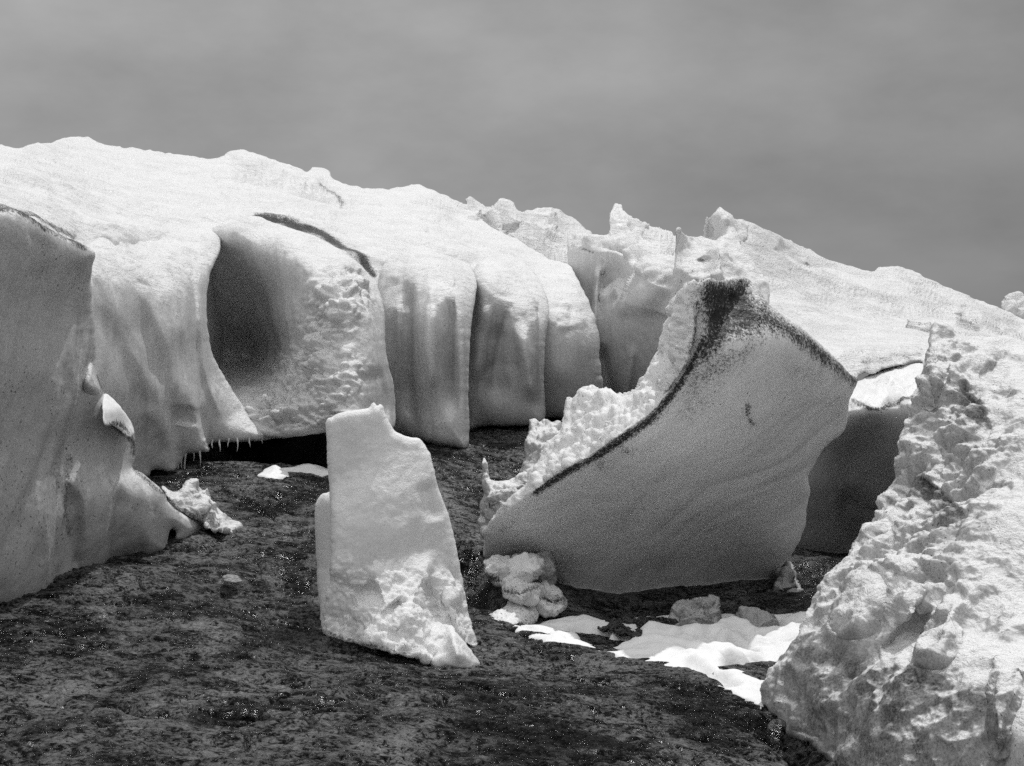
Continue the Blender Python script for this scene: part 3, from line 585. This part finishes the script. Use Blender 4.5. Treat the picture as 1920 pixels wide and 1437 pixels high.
relief('snow_ledge', [(193,742),(200,740),(215,752),(232,772),(246,794),(251,815),(240,820),(215,800),(197,798),(192,770)],
       [(195,742,10.35),(245,800,10.95),(197,796,10.0),(240,820,10.6),(220,770,10.4)], M_SNOW, thick=.6, rnd=.06, noise=[(.03,4,3,'fbm',flat,None)], step=2, jag=(2,10), seed=62, parent=g,
       dirt=[('line',[(200,800),(222,795),(248,822)],9,.8)])
H_out = [(303,914),(318,918),(332,922),(346,910),(366,902),(374,912),(381,918),(390,914),(396,930),(402,945),(418,958),(432,972),(441,984),(448,996),(436,1003),(428,1000),(405,994),(386,992),(380,978),(356,970),(330,950),(312,930)]
H_ctl = [(303,914,12.7),(366,902,13.1),(390,914,13.2),(448,996,12.7),(330,950,12.1),(360,940,12.5),(386,992,12.2),(420,990,12.4),(400,950,12.9)]
tag(relief('ice_fragment', H_out, H_ctl, M_MOUND, thick=.7, rnd=.14, noise=[(.16,2.4,3,'billow',flat,None),(.05,8,2,'fbm',flat,None)], step=1.6, jag=(3,10), seed=63,
           dirt=[('line',[(315,930),(340,955),(375,970),(420,985)],8,.6),('line',[(345,925),(380,950)],12,.35)]),
    'jagged bright ice fragment lying at the tip of the left wall on dark rock', 'ice fragment')

# ------------------------------------------------------------------ standing slab in the centre
S_out = [(611,792),(622,782),(640,773),(665,769),(690,765),(700,755),(707,762),(714,758),(722,772),(728,786),(738,804),(752,815),(770,820),(784,822),(796,834),(806,850),(812,872),(819,902),(828,930),(838,958),(848,992),(856,1030),(864,1072),(872,1110),(882,1160),(896,1204),(888,1214),(872,1208),(862,1222),(820,1240),(798,1244),
         (786,1234),(760,1232),(700,1216),(650,1204),(615,1194),(602,1180),(606,1150),(614,1110),(619,1060),(620,990),(618,920),(613,850)]
S_ctl = [(612,792,9.78),(700,765,9.85),(640,900,9.75),(700,900,9.72),(620,1100,9.6),(720,1000,9.6),(770,840,9.9),(840,1000,9.95),(800,930,9.85),(870,1150,9.9),(700,1200,9.55),(800,1240,9.5),(610,1180,9.7)]
S_f = [('side',[(560,1190),(606,1165),(640,1118),(672,1078),(700,1056),(735,1058),(770,1044),(800,1034),(826,1050),(845,1090),(862,1150),(880,1200),(900,1250)],-.34,7),
       ('ridge',[(665,1120),(690,1110),(712,1104)],14,-.10),('ridge',[(735,1130),(748,1145)],18,-.14),('ridge',[(800,1080),(812,1130),(822,1180)],12,-.12),('ridge',[(835,1100),(855,1160),(875,1205)],8,.12),
       ('ridge',[(700,1180),(760,1200)],10,-.06),('ridge',[(800,900),(820,980)],20,-.05)]
def S_low(X, Y, n): return sstep((Y-1030+(X-700)*-.1)/60)
S_n = [(.03,1.2,3,'fbm',flat,None),(.06,3.4,4,'billow',flat,S_low),(.022,13,3,'billow',flat,S_low),(.012,6,3,'fbm',flat,None)]
s = relief('ice_slab', S_out, S_ctl, M_SLAB, thick=.55, rnd=.05, feats=S_f, noise=S_n, step=2.0, jag=(3,12), seed=71,
           dirt=[('line',[(605,1183),(650,1200),(720,1215),(790,1235)],6,.62),('line',[(628,779),(650,776)],4,.4),('line',[(740,1205),(780,1215)],6,.5)])
tag(s, 'upright white ice slab standing alone in the centre with a snowy skirt at its foot', 'ice slab')
relief('side_flake', [(612,924),(600,930),(592,946),(590,970),(592,1030),(594,1090),(600,1140),(604,1172),(650,1170),(660,1050),(650,930)],
       [(600,930,10.35),(592,1050,10.3),(650,940,10.2),(650,1160,10.1),(604,1170,10.1)], M_SLAB, thick=.3, rnd=.1, noise=[(.02,4,3,'fbm',flat,None)], step=2.2, jag=(3,12), seed=72, parent=s)
relief('foot', [(806,1240),(815,1228),(828,1208),(836,1190),(838,1176),(848,1174),(856,1186),(868,1200),(884,1220),(900,1244),(890,1252),(878,1257),(850,1250),(836,1248),(824,1252),(808,1248)],
       [(842,1176,9.35),(815,1240,9.2),(850,1210,9.15),(895,1245,9.25),(850,1250,9.0),(828,1210,9.3)], M_SLAB, thick=.4, rnd=.10, noise=[(.05,5,3,'fbm',flat,None)], step=1.6, jag=(2,9), seed=73, parent=s,
       feats=[('ridge',[(843,1178),(852,1210),(862,1245)],10,.10)])

# ------------------------------------------------------------------ big leaning block
L_out = [(908,1012),(903,1000),(912,985),(940,950),(958,930),(975,915),(985,905),(990,880),(1010,862),(1022,830),(1040,815),(1052,800),(1060,770),(1062,752),(1075,745),(1088,730),(1104,736),(1124,728),(1148,734),(1166,742),(1190,735),(1204,712),(1222,680),(1236,645),(1244,612),(1256,586),(1268,556),(1284,536),(1304,524),(1312,528),
         (1330,520),(1350,526),(1375,522),(1392,520),(1410,530),(1425,548),(1450,580),(1490,606),(1520,632),(1560,668),(1590,700),(1608,710),(1600,735),(1592,752),(1590,785),(1582,812),(1560,828),(1545,842),(1530,866),(1517,888),(1515,905),(1518,925),(1512,950),(1510,985),(1498,1015),(1480,1045),(1455,1070),(1430,1096),(1400,1112),
         (1350,1120),(1270,1135),(1200,1155),(1130,1150),(1090,1130),(1060,1110),(1040,1080),(1028,1045),(980,1038),(940,1044),(912,1048),(906,1035)]
L_ctl = [(908,1010,12.5),(940,1040,12.7),(1000,960,12.0),(1060,900,11.7),(1050,1080,13.1),(1100,1000,12.5),(1120,1130,13.5),(1200,1150,14.0),(1200,1000,12.65),(1200,860,11.35),(1300,1130,14.1),(1300,980,12.85),(1300,860,11.6),(1300,760,11.25),(1380,660,11.0),(1330,600,10.85),(1400,1110,14.3),(1400,900,12.45),(1400,780,11.4),(1480,1040,13.6),(1500,900,12.8),(1480,740,11.75),(1580,730,12.3),(1580,800,12.8),(1510,940,13.2)]
L_f = [('side',[(1000,920),(1050,885),(1110,850),(1170,806),(1215,775),(1250,735),(1285,690),(1300,655),(1318,615),(1330,560),(1345,500)][::-1],2.2,5),
       ('side',[(1620,718),(1540,688),(1480,650),(1420,635),(1370,632),(1335,636),(1314,610),(1304,560),(1300,470)],.75,12),
       ('ridge',[(1000,920),(1050,885),(1110,850),(1170,806),(1215,775),(1250,735),(1285,690)],9,.06),
       ('edge',[(1600,740),(1540,770),(1460,840),(1350,905),(1200,960),(1080,1080)],14,.03,120,.2),('edge',[(1520,890),(1420,940),(1320,960),(1220,1040),(1150,1110)],12,.045,120,.2),
       ('edge',[(1590,800),(1500,870),(1400,910),(1300,930)],12,.03,90,.25),('edge',[(1290,860),(1210,930),(1150,1020),(1120,1080)],14,.025,90,.3)]
L_f[0] = ('side', [(960,945),(1000,918),(1050,885),(1110,850),(1170,806),(1215,775),(1250,735),(1285,690),(1300,655),(1312,615),(1318,560),(1318,500)], -0.0, 5)
def L_rim(X, Y, n):
    dd, sd, _, _, _ = seg_info(X, Y, [(960,945),(1000,918),(1050,885),(1110,850),(1170,806),(1215,775),(1250,735),(1285,690),(1300,655),(1312,615),(1318,560),(1318,500)])
    return sstep(-dd*sd/10+.3)
def L_peak(X, Y, n): return sstep((640-Y)/60)*sstep((X-1300)/20)
L_n = [(.10,.45,3,'fbm',flat,None),(.07,3.2,4,'billow',flat,L_rim),(.05,8,3,'billow',flat,L_rim),(.03,9,3,'fbm',flat,L_peak),(.006,6,3,'fbm',flat,None)]
L_d = [('area',[(1305,520),(1398,518),(1430,560),(1480,605),(1450,628),(1370,640),(1330,680),(1290,700),(1310,640)],40,1.02),('area',[(1305,640),(1380,635),(1450,625),(1420,680),(1350,730),(1300,790),(1255,790),(1280,720)],60,.60),
       ('line',[(1420,585),(1500,640),(1560,686),(1600,712)],19,.85),('line',[(1318,640),(1290,697),(1255,748),(1215,793),(1170,824),(1110,864),(1050,899),(1005,925)],12,.95),
       ('line',[(1280,720),(1215,800),(1120,870)],34,.42),('line',[(1403,760),(1405,785),(1412,795)],7,.72),('line',[(1000,925),(940,1000)],16,.35),('line',[(1030,1050),(1060,1110)],22,.45),('line',[(1520,700),(1480,690)],22,.35)]
# the rim recedes left of the crease: use the mirrored 'side' (travel reversed)
rim_line = [(1318,480),(1318,560),(1312,615),(1300,655),(1285,690),(1250,735),(1215,775),(1170,806),(1110,850),(1050,885),(1000,918),(955,950)]
L_f[0] = ('side', rim_line, 1.5, 5)
lb = relief('leaning_ice_block', L_out, L_ctl, M_BLOCK, thick=1.5, rnd=.09, feats=L_f, noise=L_n, step=2.4, dirt=L_d, jag=(3.5,14), seed=81,
            tone=[([(1600,760),(1540,800),(1470,860),(1400,890),(1330,915),(1250,985),(1180,1060)],5,-0.204),([(1590,820),(1520,870),(1440,905),(1370,930),(1300,975),(1220,1060)],4,-0.156),([(1560,740),(1500,770),(1440,830),(1380,880)],2.5,-0.192),
                  ([(1540,735),(1480,770),(1420,825),(1370,860)],2,-0.156),([(1510,900),(1430,925),(1350,965),(1270,1040),(1200,1120)],5,-0.156),([(1330,870),(1250,900),(1190,960),(1150,1030)],4,-0.120),([(1500,960),(1400,970),(1310,1010)],4,-0.096),([(1590,730),(1520,775),(1480,810)],2,-0.156)])
tag(lb, 'huge leaning ice block with a gritty black peak and a snowy left rim', 'ice block')
relief('snow_rim', [(1006,905),(1014,868),(1030,832),(1050,806),(1062,770),(1064,754),(1080,744),(1092,730),(1124,728),(1150,735),(1168,742),(1190,736),(1204,713),(1222,681),(1236,646),(1245,612),(1257,586),(1268,557),(1284,537),(1303,525),(1309,545),(1308,590),(1300,640),(1284,688),(1250,732),(1212,770),(1168,802),(1110,846),(1050,882),(1020,906)],
       [(1010,900,12.0),(1030,832,12.5),(1062,756,13.1),(1124,730,13.3),(1168,743,13.1),(1204,715,12.6),(1236,648,12.0),(1257,588,11.75),(1284,538,11.5),(1306,545,11.15),(1305,590,10.85),(1298,640,10.83),(1280,690,10.86),(1248,733,11.0),(1212,768,11.15),(1168,800,11.35),(1110,844,11.6),(1050,880,11.75),(1110,780,12.5)],
       M_RIM, thick=.8, rnd=.05, noise=[(.13,3.6,4,'billow',flat,None),(.04,10,2,'fbm',flat,None)], step=2.0, jag=(4,12), seed=84, parent=lb,
       dirt=[('line',[(1309,545),(1300,650),(1284,694),(1250,738),(1212,776),(1168,808),(1110,852),(1050,888),(1010,912)],9,.85),('line',[(1060,860),(1090,850)],20,.3)])
relief('chunk', [(975,905),(980,870),(984,830),(992,800),(1000,786),(1012,790),(1024,784),(1036,792),(1046,788),(1056,800),(1050,840),(1030,880),(1000,910)],
       [(1000,786,15),(1050,800,15),(980,880,14.6),(1020,840,14.5),(1010,905,14.2)], M_MOUND, thick=.7, rnd=.2, noise=[(.12,3.5,3,'billow',flat,None)], step=2, jag=(4,12), seed=82, parent=lb,
       dirt=[('line',[(985,880),(1010,850)],12,.4)])
relief('spike_flake', [(903,1000),(900,960),(906,930),(905,895),(904,870),(907,858),(914,872),(920,898),(935,902),(950,900),(965,895),(985,885),(1000,900),(975,930),(940,965),(915,1005)],
       [(907,860,13.5),(905,960,13.4),(960,900,13.4),(940,940,13.1),(985,890,13.4)], M_MOUND, thick=.4, rnd=.1, noise=[(.07,4.5,3,'billow',flat,None)], step=1.6, jag=(2.5,9), seed=83, parent=lb,
       dirt=[('line',[(915,950),(950,935),(985,905)],9,.6)])

# ------------------------------------------------------------------ rubble between slab and block
def chunk(o_, c_, sd, label, mat, dirt=()):
    tag(relief('ice_chunk', o_, c_, mat, thick=.5, rnd=.08, noise=[(.10,3.0,3,'ridge_soft',flat,None),(.03,9,3,'ridge_soft',flat,None)], step=1.6, jag=(9,14), seed=sd, dirt=dirt), label, 'ice chunk', 'broken ice under the left corner of the leaning block')
chunk([(906,1046),(925,1040),(950,1042),(962,1056),(958,1080),(940,1096),(918,1088),(908,1070)],[(908,1046,12.1),(950,1044,12.2),(915,1085,11.9),(950,1085,11.9),(935,1062,11.9)],141,'snow-topped ice chunk tucked highest at the left corner of the leaning block',M_GLACIER,[('line',[(910,1075),(935,1090)],9,.8)])
chunk([(950,1060),(966,1044),(990,1036),(1012,1040),(1020,1060),(1010,1086),(984,1100),(958,1092),(948,1078)],[(950,1062,12.0),(990,1038,12.2),(1015,1050,12.15),(960,1092,11.8),(1005,1085,11.9),(985,1065,11.75)],142,'smooth rounded grey ice chunk beside the snow-topped one under the leaning block',M_WALL)
chunk([(1005,1040),(1028,1036),(1042,1050),(1044,1080),(1034,1106),(1014,1108),(1004,1080)],[(1005,1042,12.4),(1040,1050,12.5),(1035,1105,12.2),(1010,1105,12.1),(1022,1070,12.1)],143,'dark shaded ice chunk wedged against the face of the leaning block',M_DIRTY)
chunk([(938,1092),(958,1086),(985,1094),(1010,1092),(1022,1108),(1010,1130),(985,1138),(960,1128),(942,1112)],[(938,1095,11.8),(1015,1095,12.0),(960,1128,11.5),(1008,1130,11.7),(980,1108,11.5)],144,'bright crumbly ice chunk in the middle of the broken heap',M_GLACIER,[('line',[(950,1110),(1000,1105)],7,.7)])
chunk([(1008,1100),(1030,1096),(1050,1112),(1060,1132),(1048,1150),(1022,1156),(1004,1140)],[(1008,1102,12.0),(1045,1110,12.2),(1055,1140,11.9),(1015,1150,11.7),(1030,1125,11.8)],145,'small dark-edged ice chunk at the right end of the broken heap',M_WALL,[('line',[(1020,1120),(1050,1130)],12,.8)])
K2 = [(892,1172),(905,1160),(930,1148),(950,1132),(965,1120),(985,1108),(1000,1112),(1012,1130),(1010,1160),(985,1178),(950,1186),(915,1184)]
tag(relief('ice_hump', K2, [(892,1172,11),(950,1132,11.7),(1000,1112,12),(1000,1165,11.4),(940,1180,10.8),(950,1160,11.1)], M_WALL, thick=.5, rnd=.14, noise=[(.08,4,3,'billow',flat,None)], step=1.8, jag=(3,12), seed=92,
           dirt=[('line',[(900,1178),(950,1182),(1000,1160)],14,.6)]),
    'low grey ice hump below the rubble, right of the slab', 'ice hump')
rk = lambda name, out_, ctl, seed, label, mat=M_STONE, cat='rock', dirt=(), n=.12, th=.7: tag(relief(name, out_, ctl, mat, thick=th, rnd=.07, noise=[(n*1.3,2.8,4,'ridge',flat,None),(.02,12,2,'fbm',flat,None)], step=1.8, jag=(5,12), seed=seed, dirt=dirt), label, cat)
rk('ice_boulder', [(1262,1140),(1272,1126),(1300,1120),(1330,1117),(1350,1124),(1352,1145),(1346,1175),(1325,1205),(1300,1225),(1275,1232),(1268,1200),(1258,1165)],
   [(1262,1140,11.7),(1330,1120,11.8),(1350,1150,11.6),(1300,1160,11.3),(1280,1225,10.9),(1330,1200,11.2)], 101, 'squarish dirty ice boulder standing in the shade in front of the leaning block', M_DIRTY, 'ice boulder', [('area',[(1262,1130),(1340,1125),(1340,1180),(1270,1210)],20,.45)])
rk('rock', [(1368,1178),(1376,1158),(1392,1142),(1415,1144),(1438,1150),(1462,1166),(1462,1176),(1430,1184),(1400,1190),(1372,1186)],
   [(1370,1180,11.4),(1400,1145,11.6),(1460,1170,11.5),(1400,1185,11.1),(1415,1165,11.3)], 102, 'pale wedge-shaped rock poking out of the sunlit snow patch', M_DIRTY)
rk('rock', [(1470,1050),(1500,1044),(1540,1042),(1570,1050),(1586,1062),(1582,1080),(1560,1096),(1520,1098),(1490,1084)],
   [(1480,1060,14.6),(1540,1044,14.8),(1580,1070,14.4),(1520,1090,14)], 103, 'dark rounded rock deep in the gap below the recess wall')
rk('rock', [(1452,1110),(1462,1080),(1474,1052),(1486,1056),(1494,1076),(1502,1100),(1520,1122),(1544,1134),(1530,1150),(1490,1142),(1458,1130)],
   [(1452,1110,13.6),(1480,1055,14),(1500,1100,13.5),(1540,1136,13.1),(1480,1135,13.2)], 104, 'narrow grey rock propped against the lower right edge of the leaning block', M_DIRTY, dirt=[('area',[(1450,1050),(1510,1060),(1540,1140),(1460,1140)],20,.4)])
rk('rock', [(1120,1176),(1150,1164),(1200,1158),(1262,1160),(1275,1185),(1262,1215),(1225,1205),(1180,1190)],
   [(1120,1176,11.2),(1200,1160,11.6),(1270,1170,11.4),(1240,1205,10.7),(1190,1185,10.9)], 105, 'long low dark rock half buried in the shaded snow')
rk('stone', [(418,1082),(428,1077),(440,1078),(452,1084),(454,1091),(440,1094),(424,1092)], [(418,1082,10.75),(452,1084,10.75),(436,1078,10.85),(436,1094,10.55)], 106,
   'small pale flat stone lying on the rock bed left of the slab', M_PALE, 'stone', n=.02, th=.15)

# ------------------------------------------------------------------ snow patches
d1 = drape('snow_patch', [(948,1180),(1000,1168),(1060,1158),(1130,1158),(1230,1160),(1340,1160),(1440,1160),(1540,1150),(1620,1120),(1640,1180),(1520,1240),(1462,1275),(1448,1312),(1430,1330),(1405,1316),(1340,1287),(1280,1262),(1210,1246),(1130,1224),(1050,1210),(990,1204)],
           .13, M_SNOW, w=.6, holes=[(1385,1258,.07),(1446,1258,.13),(1090,1192,.16),(1140,1205,.18),(1385,1228,.05),(1372,1236,.04),(1250,1195,.15),(1400,1236,.05),(1180,1180,.2)], seed=112)
tag(d1, 'long snow patch filling the hollow before the leaning block, half shaded and half sunlit', 'snow patch')
tag(drape('snow_patch', [(480,892),(495,880),(512,877),(532,881),(546,890),(520,897),(495,897)], .10, M_SNOW, w=.25, seed=113), 'small white snow mound at the mouth of the dark ice cave, leftmost of two', 'snow patch')
tag(drape('snow_patch', [(515,884),(545,876),(580,875),(625,879),(640,889),(605,890),(560,886)], .06, M_SNOW, w=.25, seed=114), 'thin long snow strip running behind the slab at the cave mouth', 'snow patch')

# ------------------------------------------------------------------ right foreground mound
R_out = [(1742,640),(1744,622),(1752,612),(1768,610),(1784,620),(1800,630),(1840,636),(1880,640),(1960,655),(2260,720),(2260,1600),(1640,1600),(1570,1450),(1530,1412),(1490,1385),(1450,1362),(1438,1335),(1446,1300),(1470,1262),(1500,1215),(1530,1168),(1560,1118),(1590,1070),(1612,1020),(1640,975),(1660,935),(1684,890),(1698,850),(1704,800),(1712,762),(1722,725),(1728,696)]
R_ctl = [(1745,630,10.3),(1768,612,10.5),(1880,640,10.6),(2260,720,9.5),(1800,700,9.9),(1735,700,10.0),(1900,720,9.6),(1710,800,9.8),(1800,850,9.2),(1920,850,8.8),(1665,930,9.6),(1600,1050,9.3),(1700,1000,8.9),(1850,1000,8.3),(1530,1170,9.0),(1640,1150,8.5),(1780,1150,7.9),(1920,1150,7.6),
         (1450,1300,8.7),(1560,1280,8.2),(1700,1300,7.5),(1850,1300,7.1),(1440,1340,8.6),(1530,1410,7.9),(1640,1437,7.3),(1800,1437,6.9),(1920,1400,6.8),(2260,1200,7.0),(2260,1600,6.4),(1640,1600,7.2),(1900,1600,6.6)]
R_f = [('ridge',[(1640,1100),(1625,1150),(1600,1190)],18,.28),('ridge',[(1780,1110),(1770,1180),(1730,1260)],24,.28),('ridge',[(1680,1130),(1720,1150)],26,.16),('edge',[(1740,1140),(1690,1180),(1640,1230)],8,.18,40,.3),
       ('ridge',[(1760,620),(1750,700),(1730,800)],14,.15),('edge',[(1920,1240),(1870,1270),(1865,1437)],8,-.15,60,.25),('ridge',[(1850,680),(1870,720),(1880,760)],22,-.15)]
def R_mid(X, Y, n):
    dd, _, _, _, _ = seg_info(X, Y, [(1760,740),(1780,850),(1720,960),(1700,1050)])
    return .10+.90*np.exp(-(dd/95)**2)
R_n = [(.26,.8,3,'fbm',flat,None),(.12,2.6,4,'billow_soft',lambda P: np.stack([P[..., 0]*1.3-P[..., 2]*.5, P[..., 1], P[..., 2]*1.1], -1),R_mid),(.07,6,4,'billow_soft',(1,1,1.2),R_mid),(.10,1.5,4,'ridge_soft',lambda P: np.stack([P[..., 0]*1.5-P[..., 2]*.9, P[..., 1]*.7, P[..., 2]*.5], -1),lambda X, Y, n: sstep((Y-1000)/120)),(.03,5,3,'ridge_soft',flat,lambda X, Y, n: .35+.65*sstep((Y-950)/150)),(.012,14,2,'fbm',flat,None)]
mound = tag(relief('ice_mound', R_out, R_ctl, M_MOUND, thick=2.5, rnd=.14, feats=R_f, noise=R_n, step=2.1, jag=(6,20), seed=121,
           dirt=[('area',[(1440,1340),(1480,1240),(1560,1230),(1640,1290),(1740,1330),(1900,1400),(1900,1600),(1560,1600)],150,.42)],
           tone=[([(1380,1290),(1480,1235),(1560,1230),(1660,1270),(1780,1300),(1900,1330),(2200,1360)],60,-.20),([(1420,1330),(1500,1200),(1600,1050),(1680,900)][::-1],16,-.25),([(1800,700),(1830,740),(1850,800)],14,-.3),([(1700,880),(1760,920),(1820,980)],16,-.3)]),
    'big clumpy rotten ice mound filling the right foreground, bright above and grimy at its foot', 'ice mound')

fin = lambda o_, c_, sd: relief('fin', o_, c_, M_GLACIER, thick=.5, rnd=.10, noise=[(.03,3,3,'fbm',flat,None)], step=1.8, jag=(3,14), seed=sd, parent=mound)
fin([(1600,1190),(1612,1150),(1622,1112),(1638,1086),(1650,1098),(1662,1118),(1690,1118),(1712,1126),(1722,1142),(1700,1160),(1660,1176),(1640,1220),(1606,1230)],
    [(1612,1150,8.75),(1638,1086,8.85),(1640,1140,8.45),(1712,1130,8.55),(1680,1150,8.35),(1610,1225,8.65),(1640,1210,8.5)], 131)
fin([(1690,1290),(1712,1230),(1740,1170),(1765,1120),(1778,1094),(1790,1110),(1800,1150),(1796,1200),(1770,1250),(1730,1300),(1700,1320)],
    [(1700,1300,8.0),(1740,1180,8.1),(1778,1094,8.3),(1795,1170,8.05),(1760,1230,7.75),(1720,1310,7.8)], 132)
fin([(1862,1450),(1866,1380),(1872,1300),(1890,1262),(1930,1240),(2000,1235),(2010,1480),(1900,1480)],
    [(1866,1400,6.95),(1872,1300,7.1),(1930,1240,7.2),(1930,1400,6.6),(2000,1240,7.0),(2000,1480,6.4),(1880,1470,6.8)], 133)

# ------------------------------------------------------------------ icicles along the cave lip
rnd_ = random.Random(4)
def icicle(px, py, d, ln, r):
    n, k = 7, 6; top = place(px, py, d); V = []; Fc = []
    for j in range(n):
        t = j/(n-1); rr = r*(1-t)**.8*(1+.25*math.sin(9*t+px))+.0015
        for q in range(k):
            a_ = 2*math.pi*q/k; V.append((top[0]+rr*math.cos(a_)+.006*math.sin(5*t+px), top[1]+rr*math.sin(a_), top[2]+.05-ln*t))
    for j in range(n-1):
        for q in range(k): Fc.append((j*k+q, j*k+(q+1) % k, (j+1)*k+(q+1) % k, (j+1)*k+q))
    return link_mesh('icicle', np.array(V), np.array(Fc), M_SLAB)
for (px, py, d, ln, r) in [(322,882,15.9,.22,.012),(333,872,15.9,.20,.012),(341,862,15.9,.17,.01),(347,856,15.9,.25,.013),(363,850,16,.14,.01),(375,848,16,.22,.012),(398,833,16.3,.1,.01),(412,832,16.3,.14,.012),(428,830,16.4,.1,.01),(445,829,16.5,.16,.01),(468,828,16.6,.12,.011),(492,825,16.7,.1,.009)]:
    tag(icicle(px, py, d, ln, r), 'thin glassy icicle hanging from the lip of the dark cave under the curtain folds', 'icicle', 'icicles along the cave lip')
